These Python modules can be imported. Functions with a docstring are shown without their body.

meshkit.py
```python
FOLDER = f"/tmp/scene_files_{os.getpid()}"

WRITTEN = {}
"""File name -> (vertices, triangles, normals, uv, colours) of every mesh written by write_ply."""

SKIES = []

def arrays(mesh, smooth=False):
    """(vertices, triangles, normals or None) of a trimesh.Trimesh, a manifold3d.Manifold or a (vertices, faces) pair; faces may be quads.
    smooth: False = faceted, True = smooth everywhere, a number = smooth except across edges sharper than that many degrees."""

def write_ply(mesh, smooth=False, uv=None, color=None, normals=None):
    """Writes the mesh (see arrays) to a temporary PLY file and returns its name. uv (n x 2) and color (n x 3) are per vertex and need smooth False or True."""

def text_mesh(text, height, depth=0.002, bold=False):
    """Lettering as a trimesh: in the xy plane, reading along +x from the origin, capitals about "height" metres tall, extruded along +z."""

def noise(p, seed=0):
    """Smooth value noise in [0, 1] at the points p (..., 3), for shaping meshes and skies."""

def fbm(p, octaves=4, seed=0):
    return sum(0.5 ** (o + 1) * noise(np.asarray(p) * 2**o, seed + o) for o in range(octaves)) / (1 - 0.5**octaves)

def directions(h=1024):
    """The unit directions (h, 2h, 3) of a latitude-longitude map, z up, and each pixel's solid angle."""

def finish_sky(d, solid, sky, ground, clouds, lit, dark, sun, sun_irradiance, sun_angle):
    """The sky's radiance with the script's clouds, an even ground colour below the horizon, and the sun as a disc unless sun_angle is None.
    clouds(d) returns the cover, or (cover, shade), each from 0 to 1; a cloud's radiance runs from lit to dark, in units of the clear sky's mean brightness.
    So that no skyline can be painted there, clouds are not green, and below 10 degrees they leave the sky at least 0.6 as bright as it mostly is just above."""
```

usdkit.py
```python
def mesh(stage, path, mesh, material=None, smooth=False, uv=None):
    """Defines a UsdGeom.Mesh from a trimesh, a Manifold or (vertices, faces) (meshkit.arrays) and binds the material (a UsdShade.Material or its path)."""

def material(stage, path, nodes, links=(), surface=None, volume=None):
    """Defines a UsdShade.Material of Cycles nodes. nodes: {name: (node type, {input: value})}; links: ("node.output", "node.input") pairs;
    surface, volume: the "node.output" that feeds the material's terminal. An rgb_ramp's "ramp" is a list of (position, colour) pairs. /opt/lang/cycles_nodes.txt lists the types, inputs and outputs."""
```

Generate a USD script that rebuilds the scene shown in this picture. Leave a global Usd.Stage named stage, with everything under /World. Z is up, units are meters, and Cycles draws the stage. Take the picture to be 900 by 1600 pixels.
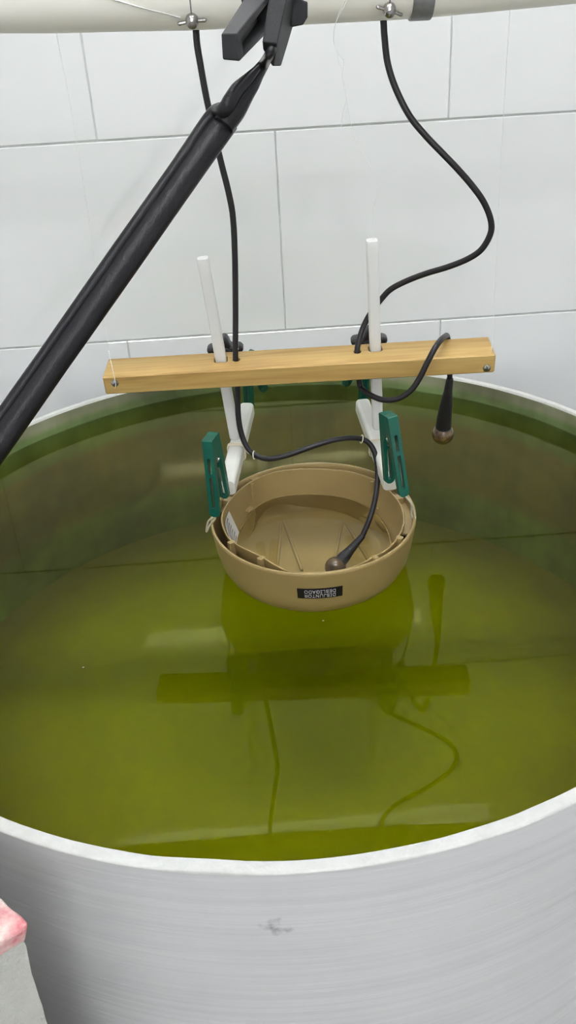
import math, random
import numpy as np
import trimesh
import manifold3d as m3
import usdkit, meshkit
from pxr import Usd, UsdGeom, UsdShade, Gf, Sdf

stage = Usd.Stage.CreateInMemory()
UsdGeom.SetStageUpAxis(stage, UsdGeom.Tokens.z)
UsdGeom.SetStageMetersPerUnit(stage, 1.0)
UsdGeom.Xform.Define(stage, '/World')
rng = random.Random(7)

# ------------------------------------------------------------------ camera, light, exposure
WATER_Z, EYE = 0.771, 1.271
FOC, PITCH, ROLL = 1340.93, 0.5249, -0.0595
EXPOSURE = 1.12
TUBE_STRENGTH = 36.0
FW = np.array([0, math.cos(PITCH), -math.sin(PITCH)])
_r, _u = np.array([1.0, 0, 0]), np.cross([1.0, 0, 0], FW)
RT = math.cos(ROLL) * _r + math.sin(ROLL) * _u
UP = -math.sin(ROLL) * _r + math.cos(ROLL) * _u
EYE_P = np.array([0, 0, EYE])
cam = UsdGeom.Camera.Define(stage, '/World/camera')
cam.AddTransformOp().Set(Gf.Matrix4d(*RT, 0, *UP, 0, *(-FW), 0, *EYE_P, 1))
cam.CreateHorizontalApertureAttr(36.0)
cam.CreateVerticalApertureAttr(64.0)
cam.CreateFocalLengthAttr(36.0 * FOC / 900)
cam.CreateClippingRangeAttr((0.03, 100.0))
cam.CreateExposureAttr(EXPOSURE)
cam.CreateProjectionAttr('perspective')
# fluorescent fixtures, along x on the ceiling: (x0, x1, y)
CEIL = 2.70
FIXTURES = [(-0.59, 0.66, 0.70), (-0.59, 0.66, -0.40), (-0.59, 0.66, -2.05), (-0.59, 0.66, -3.1)]  # last one is added behind the viewer, unseen, to brighten the tank front


def ray(px, py):
    return FW + (px - 450) / FOC * RT - (py - 800) / FOC * UP


def at(px, py, y):                      # the point of the world plane y = const seen at a pixel
    d = ray(px, py)
    return EYE_P + d * (y / d[1])


def at_z(px, py, z):                    # same for a height above the water
    d = ray(px, py)
    return EYE_P + d * ((z + WATER_Z - EYE) / d[2])


def at_d(px, py, depth):
    return EYE_P + ray(px, py) * depth


# ------------------------------------------------------------------ materials
def looks(name):
    return '/World/Looks/' + name


def mat(name, color, rough=0.5, var=0.0, vscale=20.0, stretch=(1, 1, 1), bump=0.0, bscale=None, bstretch=None, color2=None, detail=4, space='generated', **kw):
    """principled material whose colour varies with noise in object space."""
    nodes = {'p': ('principled_bsdf', {'base_color': color, 'roughness': rough, **kw})}
    links = []
    if var > 0 or color2 is not None:
        c2 = color2 if color2 is not None else tuple(max(0, c * (1 - var)) for c in color)
        nodes['g'] = ('geometry', {})
        nodes['m'] = ('mapping', {'scale': tuple(vscale * s for s in stretch)})
        nodes['n'] = ('noise_texture', {'scale': 1.0, 'detail': detail, 'roughness': 0.6})
        nodes['r'] = ('rgb_ramp', {'ramp': [(0.3, c2), (0.7, color)]})
        links += [('g.position', 'm.vector'), ('m.vector', 'n.vector'), ('n.fac', 'r.fac'), ('r.color', 'p.base_color')]
    if bump > 0:
        bs = bstretch or stretch
        nodes['g2'] = ('geometry', {})
        nodes['m2'] = ('mapping', {'scale': tuple((bscale or vscale) * s for s in bs)})
        nodes['n2'] = ('noise_texture', {'scale': 1.0, 'detail': 5, 'roughness': 0.65})
        nodes['b'] = ('bump', {'strength': 1.0, 'distance': bump})
        links += [('g2.position', 'm2.vector'), ('m2.vector', 'n2.vector'), ('n2.fac', 'b.height'), ('b.normal', 'p.normal')]
    return usdkit.material(stage, looks(name), nodes, links, surface='p.BSDF')


M = {}
DEPTH, RZ_ = 0.225, WATER_Z + 0.0284 + 0.01
M['tile'] = mat('tile_glaze', (0.81, 0.822, 0.825), 0.04, var=0.025, vscale=3, bump=0.00003, bscale=8, ior=1.75)
M['tile2'] = mat('tile_glaze_b', (0.80, 0.815, 0.815), 0.045, var=0.03, vscale=3, bump=0.00003, bscale=7, ior=1.75)
M['grout'] = mat('grout', (0.80, 0.82, 0.80), 0.9, var=0.3, vscale=30)
M['plaster'] = mat('white_plaster', (0.88, 0.88, 0.87), 0.85, var=0.04, vscale=6)
M['floor'] = mat('grey_floor', (0.60, 0.60, 0.59), 0.6, var=0.15, vscale=15)
M['pipe'] = mat('cream_pvc', (0.92, 0.90, 0.82), 0.35, var=0.03, vscale=12, stretch=(0.4, 1, 1))
M['rim'] = mat('cut_edge_white', (0.66, 0.665, 0.645), 0.6, var=0.12, vscale=90, bump=0.0008, bscale=120)
M['lining'] = usdkit.material(stage, looks('stained_lining'), {   # algae green above the water line, a brown biofilm below it, green again near the bottom
    'g': ('geometry', {}), 'z': ('separate_xyz', {}),
    'm': ('mapping', {'scale': (24, 24, 3)}), 'n': ('noise_texture', {'scale': 1.0, 'detail': 4, 'roughness': 0.6}),
    'm2': ('mapping', {'scale': (4, 4, 5)}), 'n2': ('noise_texture', {'scale': 1.0, 'detail': 4, 'roughness': 0.6}),
    'w': ('math', {'math_type': 'multiply_add', 'value2': 0.02}),
    'h': ('map_range', {'from_min': WATER_Z - DEPTH, 'from_max': RZ_, 'to_min': 0.0, 'to_max': 1.0, 'clamp': True}),
    'r': ('rgb_ramp', {'ramp': [(0.0, (0.22, 0.32, 0.05)), (0.27, (0.20, 0.28, 0.05)), (0.36, (0.24, 0.155, 0.04)), (0.70, (0.20, 0.125, 0.042)), (0.76, (0.16, 0.22, 0.09)), (0.85, (0.18, 0.26, 0.11)), (0.92, (0.18, 0.255, 0.115)), (0.952, (0.30, 0.31, 0.24))]}),
    'k': ('rgb_ramp', {'ramp': [(0.3, (0.72, 0.74, 0.68)), (0.65, (1, 1, 1))]}),
    'k2': ('rgb_ramp', {'ramp': [(0.38, (0.45, 0.42, 0.38)), (0.62, (1.1, 1.1, 1.0))]}),
    'x': ('mix_color', {'blend_type': 'multiply', 'fac': 1.0}), 'y': ('mix_color', {'blend_type': 'multiply', 'fac': 1.0}),
    'b': ('bump', {'strength': 0.5, 'distance': 0.0006}),
    'p': ('principled_bsdf', {'roughness': 0.45}),
}, [('g.position', 'z.vector'), ('g.position', 'm.vector'), ('m.vector', 'n.vector'), ('g.position', 'm2.vector'), ('m2.vector', 'n2.vector'), ('n2.fac', 'w.value1'), ('z.z', 'w.value3'),
    ('w.value', 'h.value'), ('h.result', 'r.fac'), ('n.fac', 'k.fac'), ('n2.fac', 'k2.fac'), ('r.color', 'x.a'), ('k.color', 'x.b'), ('x.result', 'y.a'), ('k2.color', 'y.b'),
    ('y.result', 'p.base_color'), ('n.fac', 'b.height'), ('b.normal', 'p.normal')], surface='p.BSDF')
M['bottom'] = usdkit.material(stage, looks('algae_bottom_dim_edge'), {   # yellow-green sediment; dim water by the walls painted in as a brown ring
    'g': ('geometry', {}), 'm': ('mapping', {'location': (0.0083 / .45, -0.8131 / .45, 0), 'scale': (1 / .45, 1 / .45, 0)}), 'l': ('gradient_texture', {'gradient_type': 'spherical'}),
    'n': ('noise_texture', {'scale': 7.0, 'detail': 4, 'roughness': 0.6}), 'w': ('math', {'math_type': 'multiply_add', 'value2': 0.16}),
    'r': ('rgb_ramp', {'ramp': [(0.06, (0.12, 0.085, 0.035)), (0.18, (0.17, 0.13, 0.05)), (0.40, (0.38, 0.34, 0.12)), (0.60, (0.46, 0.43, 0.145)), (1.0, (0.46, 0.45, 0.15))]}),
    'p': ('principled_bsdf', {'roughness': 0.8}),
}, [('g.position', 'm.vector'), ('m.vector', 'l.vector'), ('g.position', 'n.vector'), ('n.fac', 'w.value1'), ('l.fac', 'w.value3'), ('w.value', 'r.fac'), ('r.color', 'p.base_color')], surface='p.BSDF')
M['rod'] = mat('milky_plastic', (0.80, 0.80, 0.78), 0.35, subsurface_weight=0.4, subsurface_scale=0.004, subsurface_radius=(1, 1, 1))
M['arm'] = mat('white_polyethylene', (0.84, 0.85, 0.78), 0.32, var=0.06, vscale=60, subsurface_weight=0.3, subsurface_scale=0.004, subsurface_radius=(1, 1, 0.8))
M['pin'] = mat('green_plastic', (0.003, 0.095, 0.064), 0.33)
M['steel'] = mat('steel_wire', (0.72, 0.70, 0.66), 0.25, metallic=1.0)
M['screw'] = mat('zinc_screw', (0.48, 0.46, 0.45), 0.3, metallic=1.0, var=0.4, vscale=400)
M['band'] = mat('grey_band', (0.32, 0.33, 0.34), 0.4, var=0.4, vscale=60, metallic=0.4)
M['rubber'] = mat('black_rubber', (0.014, 0.012, 0.014), 0.36, specular_ior_level=0.35)
M['sleeve'] = mat('heat_shrink', (0.012, 0.011, 0.013), 0.5, bump=0.0012, bscale=300, bstretch=(1, 1, .4))
M['knob'] = mat('black_knob', (0.02, 0.02, 0.022), 0.3)
M['clamp'] = mat('grey_black_plastic', (0.016, 0.0165, 0.019), 0.5, specular_ior_level=0.35, bump=0.0004, bscale=900)
M['clamp_in'] = mat('clamp_black', (0.012, 0.012, 0.013), 0.5)
M['pole'] = mat('black_wrap', (0.013, 0.0125, 0.0155), 0.22, specular_ior_level=0.28, bump=0.0005, bscale=260)
M['ball'] = mat('bronze_resin', (0.15, 0.088, 0.032), 0.10, color2=(0.05, 0.032, 0.014), vscale=160, coat_weight=0.6)
M['beige'] = mat('beige_plastic', (0.345, 0.248, 0.102), 0.36, var=0.06, vscale=25)
M['cord'] = mat('cream_cord', (0.80, 0.74, 0.58), 0.7)
M['nylon'] = mat('nylon', (0.82, 0.82, 0.80), 0.25)
M['label_black'] = mat('label_black', (0.008, 0.007, 0.009), 0.35)
M['label_white'] = mat('label_white', (0.62, 0.60, 0.58), 0.5)
M['print_white'] = mat('print_white', (0.55, 0.52, 0.58), 0.5)
M['print_grey'] = mat('print_grey', (0.27, 0.25, 0.25), 0.5)
M['hole'] = mat('dark_hole', (0.02, 0.012, 0.006), 0.8)
M['housing'] = mat('white_enamel', (0.85, 0.85, 0.84), 0.4)
M['block'] = mat('white_block', (0.58, 0.58, 0.54), 0.8, var=0.14, vscale=45, bump=0.004, bscale=70)
M['fleck'] = mat('foam', (0.42, 0.46, 0.34), 0.5)

# outer skin of the tank: white brushed paint, streaks running round it, one scuff
M['shell'] = usdkit.material(stage, looks('brushed_white_paint'), {
    'g': ('geometry', {}),
    'm': ('mapping', {'scale': (2.2, 2.2, 150)}),
    'n': ('noise_texture', {'scale': 1.0, 'detail': 5, 'roughness': 0.65}),
    'm2': ('mapping', {'scale': (5, 5, 12)}),
    'n2': ('noise_texture', {'scale': 1.0, 'detail': 4, 'roughness': 0.6}),
    'r': ('rgb_ramp', {'ramp': [(0.25, (0.56, 0.56, 0.575)), (0.75, (0.67, 0.665, 0.677))]}),
    'r2': ('rgb_ramp', {'ramp': [(0.3, (0.94, 0.94, 0.94)), (0.6, (1, 1, 1))]}),
    'x': ('mix_color', {'blend_type': 'multiply', 'fac': 1.0}),
    'sm': ('mapping', {'location': (0.0239 * 40, -0.358 * 40, -0.744 * 40), 'scale': (40, 40, 40)}),
    'sl': ('noise_texture', {'scale': 130.0, 'detail': 3}),
    'sg': ('gradient_texture', {'gradient_type': 'spherical'}),
    'smul': ('math', {'math_type': 'multiply'}),
    'sr': ('rgb_ramp', {'ramp': [(0.30, (0, 0, 0)), (0.52, (1, 1, 1))]}),
    'y': ('mix_color', {'blend_type': 'mix', 'b': (0.30, 0.30, 0.32)}),
    'b': ('bump', {'strength': 0.6, 'distance': 0.0012}),
    'p': ('principled_bsdf', {'roughness': 0.5}),
}, [('g.position', 'm.vector'), ('m.vector', 'n.vector'), ('n.fac', 'r.fac'), ('g.position', 'm2.vector'), ('m2.vector', 'n2.vector'), ('n2.fac', 'r2.fac'),
    ('r.color', 'x.a'), ('r2.color', 'x.b'), ('g.position', 'sm.vector'), ('sm.vector', 'sg.vector'), ('g.position', 'sl.vector'),
    ('sg.fac', 'smul.value1'), ('sl.fac', 'smul.value2'), ('smul.value', 'sr.fac'), ('sr.color', 'y.fac'), ('x.result', 'y.a'),
    ('y.result', 'p.base_color'), ('n.fac', 'b.height'), ('b.normal', 'p.normal')], surface='p.BSDF')

# pine with grain along the bar
M['wood'] = usdkit.material(stage, looks('pine'), {
    'g': ('geometry', {}),
    'm': ('mapping', {'scale': (5, 95, 95), 'rotation': (0.14, 0.01, -0.03)}),
    'n': ('noise_texture', {'scale': 1.0, 'detail': 5, 'roughness': 0.55, 'distortion': 0.6}),
    'r': ('rgb_ramp', {'ramp': [(0.25, (0.35, 0.195, 0.052)), (0.5, (0.49, 0.315, 0.10)), (0.8, (0.57, 0.40, 0.15))]}),
    'm2': ('mapping', {'scale': (14, 300, 300)}),
    'n2': ('noise_texture', {'scale': 1.0, 'detail': 3}),
    'r2': ('rgb_ramp', {'ramp': [(0.3, (0.88, 0.86, 0.82)), (0.6, (1, 1, 1))]}),
    'x': ('mix_color', {'blend_type': 'multiply', 'fac': 1.0}),
    'p': ('principled_bsdf', {'roughness': 0.5}),
}, [('g.position', 'm.vector'), ('m.vector', 'n.vector'), ('n.fac', 'r.fac'), ('g.position', 'm2.vector'), ('m2.vector', 'n2.vector'), ('n2.fac', 'r2.fac'),
    ('r.color', 'x.a'), ('r2.color', 'x.b'), ('x.result', 'p.base_color')], surface='p.BSDF')


def water_mat(name, absorb, scatter=None, ior=1.333, film=(1, 1, 1)):
    """clear surface: fresnel reflection over a see-through layer; absorb and scatter are per metre, rgb."""
    top = max(absorb) * 1.02
    nodes = {
        'f': ('fresnel', {'IOR': ior}),
        't': ('transparent_bsdf', {'color': (1, 1, 1)}),
        'gl': ('glossy_bsdf', {'color': film, 'roughness': 0.0}),
        'x': ('mix_closure', {}),
        'v': ('absorption_volume', {'color': tuple(1 - a / top for a in absorb), 'density': top}),
    }
    links = [('f.fac', 'x.fac'), ('t.BSDF', 'x.closure1'), ('gl.BSDF', 'x.closure2')]
    if scatter is None:
        return usdkit.material(stage, looks(name), nodes, links, surface='x.closure', volume='v.volume')
    m = max(scatter)
    nodes['s'] = ('scatter_volume', {'color': tuple(a / m for a in scatter), 'density': m, 'anisotropy': 0.3})
    nodes['a'] = ('add_closure', {})
    return usdkit.material(stage, looks(name), nodes, links + [('v.volume', 'a.closure1'), ('s.volume', 'a.closure2')], surface='x.closure', volume='a.closure')


M['water'] = water_mat('green_water', (2.0, 1.65, 18.0), ior=1.333, film=(1.0, 0.98, 0.5))  # yellow cast of the reflections is put in by tinting the glossy colour
M['bowl_water'] = water_mat('bowl_water', (0.8, 0.8, 5.0), ior=1.28)
M['tube'] = usdkit.material(stage, looks('lit_tube'), {'e': ('emission', {'color': (0.97, 0.99, 1.0), 'strength': TUBE_STRENGTH})}, [], surface='e.emission')
# stained cap of the block
M['cap'] = mat('pink_stained_top', (0.80, 0.74, 0.68), 0.7, color2=(0.62, 0.10, 0.14), vscale=70, stretch=(1, 1, 1), bump=0.003, bscale=60)

# ------------------------------------------------------------------ mesh helpers
used = {}


def numbered(parent, name):
    k = used.get((parent, name), 0)
    used[(parent, name)] = k + 1
    return f'{parent}/{name}' + (f'_{k:03d}' if k else '')


def tag(prim, label=None, cat=None, group=None, kind=None):
    for k, v in (('label', label), ('category', cat), ('group', group), ('kind', kind)):
        if v:
            prim.SetCustomDataByKey(k, v)
    return prim


def thing(name, label, cat, loc=(0, 0, 0), group=None, kind=None):
    """an Xform at the thing's base; parts are given in world coordinates and stored relative to it."""
    p = numbered('/World', name)
    x = UsdGeom.Xform.Define(stage, p)
    x.AddTranslateOp().Set(Gf.Vec3d(*map(float, loc)))
    tag(x.GetPrim(), label, cat, group, kind)
    return (p, np.array(loc, float))


def obj(name, mesh, material, parent=None, smooth=35, label=None, kind=None):
    """one Mesh prim; parent = (path, origin) or None for top level."""
    path, org = parent if parent else ('/World', np.zeros(3))
    v, f, n = meshkit.arrays(mesh, False)
    tm = trimesh.Trimesh(v - org, f, process=False)
    tm.merge_vertices(digits_vertex=7)
    p = numbered(path, name)
    g = usdkit.mesh(stage, p, tm, M[material] if isinstance(material, str) else material, smooth=smooth)
    if label or kind:
        tag(g.GetPrim(), label, None, None, kind)
    return (p, org)


def prim(ref):
    return stage.GetPrimAtPath(ref[0])


def to_tm(m):
    v, f, _ = meshkit.arrays(m, False)
    return trimesh.Trimesh(v, f, process=True)


def to_mf(tm):
    tm = to_tm(tm)
    return m3.Manifold(m3.Mesh(vert_properties=np.asarray(tm.vertices, np.float32), tri_verts=np.asarray(tm.faces, np.uint32)))


def cat(*ms):
    return trimesh.util.concatenate([to_tm(m) for m in ms])


def spline(pts, per=8):
    p = np.asarray(pts, float)
    p = np.vstack([2 * p[0] - p[1], p, 2 * p[-1] - p[-2]])
    out = []
    for i in range(1, len(p) - 2):
        a, b, c, d = p[i - 1], p[i], p[i + 1], p[i + 2]
        ts = np.linspace(0, 1, per, endpoint=False)
        for t in ts:
            out.append(0.5 * ((2 * b) + (c - a) * t + (2 * a - 5 * b + 4 * c - d) * t * t + (3 * b - a - 3 * c + d) * t ** 3))
    out.append(p[-2])
    return np.array(out)


def sweep(path, prof, closed=False, cap=True, ref=None):
    """sweep of a closed 2-D profile (n x 2), or one per path point, along a path with a parallel frame."""
    p = np.asarray(path, float)
    n = len(p)
    t = np.roll(p, -1, 0) - np.roll(p, 1, 0) if closed else np.gradient(p, axis=0)
    t /= np.linalg.norm(t, axis=1, keepdims=True) + 1e-12
    a = np.array(ref if ref is not None else ([0, 0, 1.0] if abs(t[0][2]) < 0.9 else [1.0, 0, 0]), float)
    rings = []
    for i in range(n):
        a = a - t[i] * (a @ t[i])
        a /= np.linalg.norm(a)
        b = np.cross(t[i], a)
        q = prof[i] if np.ndim(prof) == 3 else prof
        rings.append(p[i] + q[:, :1] * a + q[:, 1:] * b)
    k = len(rings[0])
    v = np.vstack(rings)
    f = []
    m = n if closed else n - 1
    for i in range(m):
        i2 = (i + 1) % n
        for j in range(k):
            j2 = (j + 1) % k
            f += [[i * k + j, i * k + j2, i2 * k + j2], [i * k + j, i2 * k + j2, i2 * k + j]]
    if cap and not closed:
        v = np.vstack([v, p[0], p[-1]])
        c0, c1 = len(v) - 2, len(v) - 1
        for j in range(k):
            j2 = (j + 1) % k
            f += [[c0, j2, j], [c1, (n - 1) * k + j, (n - 1) * k + j2]]
    return trimesh.Trimesh(v, np.array(f), process=False)


def circ(r, k=10):
    a = np.arange(k) * 2 * np.pi / k
    return np.stack([r * np.cos(a), r * np.sin(a)], 1)


def tube(pts, r, k=10, per=8, smooth=True, closed=False):
    p = spline(pts, per) if smooth and not closed else np.asarray(pts, float)
    if np.ndim(r):
        rr = np.interp(np.linspace(0, 1, len(p)), np.linspace(0, 1, len(r)), r)
        return sweep(p, np.array([circ(x, k) for x in rr]), closed)
    return sweep(p, circ(r, k), closed)


def rounded_square(w, h, c, n=3):
    pts = []
    for cx, cy, a0 in ((w / 2 - c, h / 2 - c, 0), (-w / 2 + c, h / 2 - c, 90), (-w / 2 + c, -h / 2 + c, 180), (w / 2 - c, -h / 2 + c, 270)):
        for i in range(n + 1):
            a = math.radians(a0 + 90 * i / n)
            pts.append((cx + c * math.cos(a), cy + c * math.sin(a)))
    return np.array(pts)


def hull(pts):
    return trimesh.convex.convex_hull(np.asarray(pts, float))


def chamfer_box(l, w, h, c):
    pts = []
    for sx in (-1, 1):
        for sy in (-1, 1):
            for sz in (-1, 1):
                for k in range(3):
                    d = [l / 2 - c, w / 2 - c, h / 2 - c]
                    d[k] += c
                    pts.append((sx * d[0], sy * d[1], sz * d[2]))
    return hull(pts)


def fat_hull(pts, r=0.0015):
    """hull of the points with softened edges."""
    s = trimesh.creation.icosphere(1, r).vertices
    return hull(np.vstack([np.asarray(p) + s for p in pts]))


def lathe(profile, k=96, rx=1.0, ry=1.0, center=(0, 0, 0)):
    """closed of revolution about z; profile = (radius, z) list, ends may be on the axis."""
    a = np.arange(k) * 2 * np.pi / k
    v, f, rows = [], [], []
    for r, z in profile:
        if r < 1e-9:
            rows.append([len(v)])
            v.append((0, 0, z))
        else:
            rows.append(list(range(len(v), len(v) + k)))
            v += [(r * rx * math.cos(t), r * ry * math.sin(t), z) for t in a]
    for q0, q1 in zip(rows[:-1], rows[1:]):
        for j in range(k):
            j2 = (j + 1) % k
            if len(q0) == 1:
                f.append([q0[0], q1[j], q1[j2]])
            elif len(q1) == 1:
                f.append([q0[j], q1[0], q0[j2]])
            else:
                f += [[q0[j], q1[j], q1[j2]], [q0[j], q1[j2], q0[j2]]]
    m = trimesh.Trimesh(np.array(v, float) + center, np.array(f), process=False)
    trimesh.repair.fix_normals(m)
    return m


def frame(x, y, z, o):
    T = np.eye(4)
    T[:3, 0], T[:3, 1], T[:3, 2], T[:3, 3] = x, y, z, o
    return T


def unit(v):
    v = np.asarray(v, float)
    return v / np.linalg.norm(v)


def move(m, T):
    m = to_tm(m)
    m.apply_transform(T)
    return m


def W(x, y, z):
    return np.array([x, y, z + WATER_Z])


# ------------------------------------------------------------------ the room
WALL_D, WALL_YAW = 1.33, 0.0233
XL, XR, YB = -1.45, 2.0, -3.6
wn = np.array([-math.sin(WALL_YAW), math.cos(WALL_YAW), 0])
wu = np.array([math.cos(WALL_YAW), math.sin(WALL_YAW), 0])
Twall = frame(wu, -wn, [0, 0, 1], wn * WALL_D)   # local: x along the wall, y = out of the wall into the room (mirrored below), z up
Twall[:3, 1] = wn


def struct(name, mesh, material, label):
    r = obj(name, mesh, material, smooth=False)
    tag(prim(r), label, None, None, 'structure')
    return r


wall = thing('wall_back', 'white glazed tile wall behind the tank', None, kind='structure')
obj('grout', move(chamfer_box(4.5, 0.08, CEIL, 0.001), Twall @ trimesh.transformations.translation_matrix([0, 0.043, CEIL / 2])), 'grout', wall, smooth=False)
ROW0, PITCH_Z, PITCH_X, GAP = 0.8356, 0.2935, 0.5018, 0.0024
rows = [ROW0 + PITCH_Z * k for k in range(-3, 8)]
for i, zb in enumerate(rows):
    z0, z1 = max(zb, 0.0), min(zb + PITCH_Z, CEIL)
    if z1 - z0 < 0.02:
        continue
    half = (i - 3) % 2
    off = -0.2083 if half == 1 or (i - 3) % 2 == 1 else 0.0447
    # row just above z = 0.8356 has its joint at +0.045, the rows above and below at -0.208 / +0.2935
    off = 0.0447 if (i - 3) % 2 == 0 else -0.2083
    for k in range(-5, 6):
        x0, x1 = off + PITCH_X * k, off + PITCH_X * (k + 1)
        x0, x1 = max(x0, XL + .02), min(x1, XR - .02)
        if x1 - x0 < 0.02:
            continue
        b = chamfer_box(x1 - x0 - GAP * .6, 0.009, z1 - z0 - GAP, 0.0012)
        b.apply_transform(trimesh.transformations.euler_matrix(math.radians(rng.uniform(-.12, .12)), 0, math.radians(rng.uniform(-.12, .12))))
        b.apply_translation([(x0 + x1) / 2, 0.0045, (z0 + z1) / 2])
        obj('tile', move(b, Twall), 'tile' if rng.random() < .6 else 'tile2', wall, smooth=False)


def slab(x0, x1, y0, y1, z0, z1):
    b = trimesh.creation.box([x1 - x0, y1 - y0, z1 - z0])
    b.apply_translation([(x0 + x1) / 2, (y0 + y1) / 2, (z0 + z1) / 2])
    return b


struct('floor', slab(XL - .1, XR + .1, YB - .1, 1.5, -0.1, 0), 'floor', 'grey concrete floor under the tank')
struct('ceiling', slab(XL - .1, XR + .1, YB - .1, 1.5, CEIL, CEIL + .1), 'plaster', 'white ceiling')
struct('wall_left', slab(XL - .1, XL, YB, 1.5, 0, CEIL), 'plaster', 'white plaster wall on the left')
struct('wall_right', slab(XR, XR + .1, YB, 1.5, 0, CEIL), 'plaster', 'white plaster wall on the right')
struct('wall_front', slab(XL, XR, YB - .1, YB, 0, CEIL), 'plaster', 'white plaster wall behind the viewer')

names = ['white fluorescent ceiling light nearest the tiled wall, reflected low in the water',
         'white fluorescent ceiling light in the middle of the ceiling',
         'white fluorescent ceiling light behind the middle one',
         'added fluorescent ceiling light behind the viewer, unseen fill for the tank front']
for (x0, x1, y), lab in zip(FIXTURES, names):
    t = thing('fluorescent_light', lab, 'ceiling light', ((x0 + x1) / 2, y, CEIL), group='fluorescent ceiling lights')
    xm, L = (x0 + x1) / 2, x1 - x0
    h = chamfer_box(L + .06, 0.16, 0.035, 0.006)
    h.apply_translation([xm, y, CEIL - 0.0185])
    obj('housing', h, 'housing', t)
    for dy in (-0.026, 0.026):
        c = tube([[x0 + .01, y + dy, CEIL - 0.056], [x1 - .01, y + dy, CEIL - 0.056]], 0.0075, 12, smooth=False)
        obj('tube', c, 'tube', t)
        for xe in (x0, x1):
            e = chamfer_box(0.02, 0.03, 0.045, 0.003)
            e.apply_translation([xe, y + dy, CEIL - 0.054])
            obj('lamp_holder', e, 'housing', t)

# ------------------------------------------------------------------ the tank and its water
TC, TR, TT, RIM = np.array([-0.0083, 0.8131]), 0.4554, 0.0103, 0.0284
RZ = WATER_Z + RIM
tank = thing('water_tank', 'large round white fibreglass tank full of green water', 'tank', (TC[0], TC[1], 0))
cc = (TC[0], TC[1], 0)
shell = lathe([(TR - .002, 0), (TR, .002)] + [(TR, z) for z in np.linspace(.05, RZ - .0035, 12)] + [(TR, RZ - .0025), (TR - TT, RZ - .0025), (TR - TT, 0), (TR - .002, 0)], 160, center=cc)
obj('shell', shell, 'shell', tank)
rim = lathe([(TR, RZ - .0025), (TR + .0002, RZ - .0015), (TR - .0004, RZ - .0006), (TR - .0015, RZ), (TR - TT / 2, RZ + .0004), (TR - TT + .001, RZ), (TR - TT + .0002, RZ - .0015), (TR - TT, RZ - .0025), (TR, RZ - .0025)], 260, center=cc)
v = rim.vertices.copy()
a = np.arctan2(v[:, 1] - TC[1], v[:, 0] - TC[0])
nz = meshkit.fbm(np.stack([np.cos(a) * 9, np.sin(a) * 9, v[:, 2] * 60], 1), 3, 3) - .5
v[:, 2] += nz * .0022 * (v[:, 2] > RZ - .002)
nr = meshkit.fbm(np.stack([np.cos(a) * 14, np.sin(a) * 14, v[:, 2] * 80], 1), 3, 9) - .5
v[:, :2] += (nr * .0016)[:, None] * np.stack([np.cos(a), np.sin(a)], 1) * (v[:, 2] > RZ - .002)[:, None]
rim.vertices = v
obj('rim', rim, 'rim', tank, label='bright white cut rim of the tank')
RI = TR - TT
obj('lining', lathe([(RI + .0006, RZ - .0025), (RI - .0008, RZ - .003), (RI - .001, RZ - .02), (RI - .001, WATER_Z - DEPTH), (RI + .0006, WATER_Z - DEPTH), (RI + .0006, RZ - .0025)], 160, center=cc), 'lining', tank, label='green inner wall of the tank')
obj('bottom', lathe([(0, WATER_Z - DEPTH), (RI - .0005, WATER_Z - DEPTH), (RI - .0005, WATER_Z - DEPTH - .01), (0, WATER_Z - DEPTH - .01)], 160, center=cc), 'bottom', tank)

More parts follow.
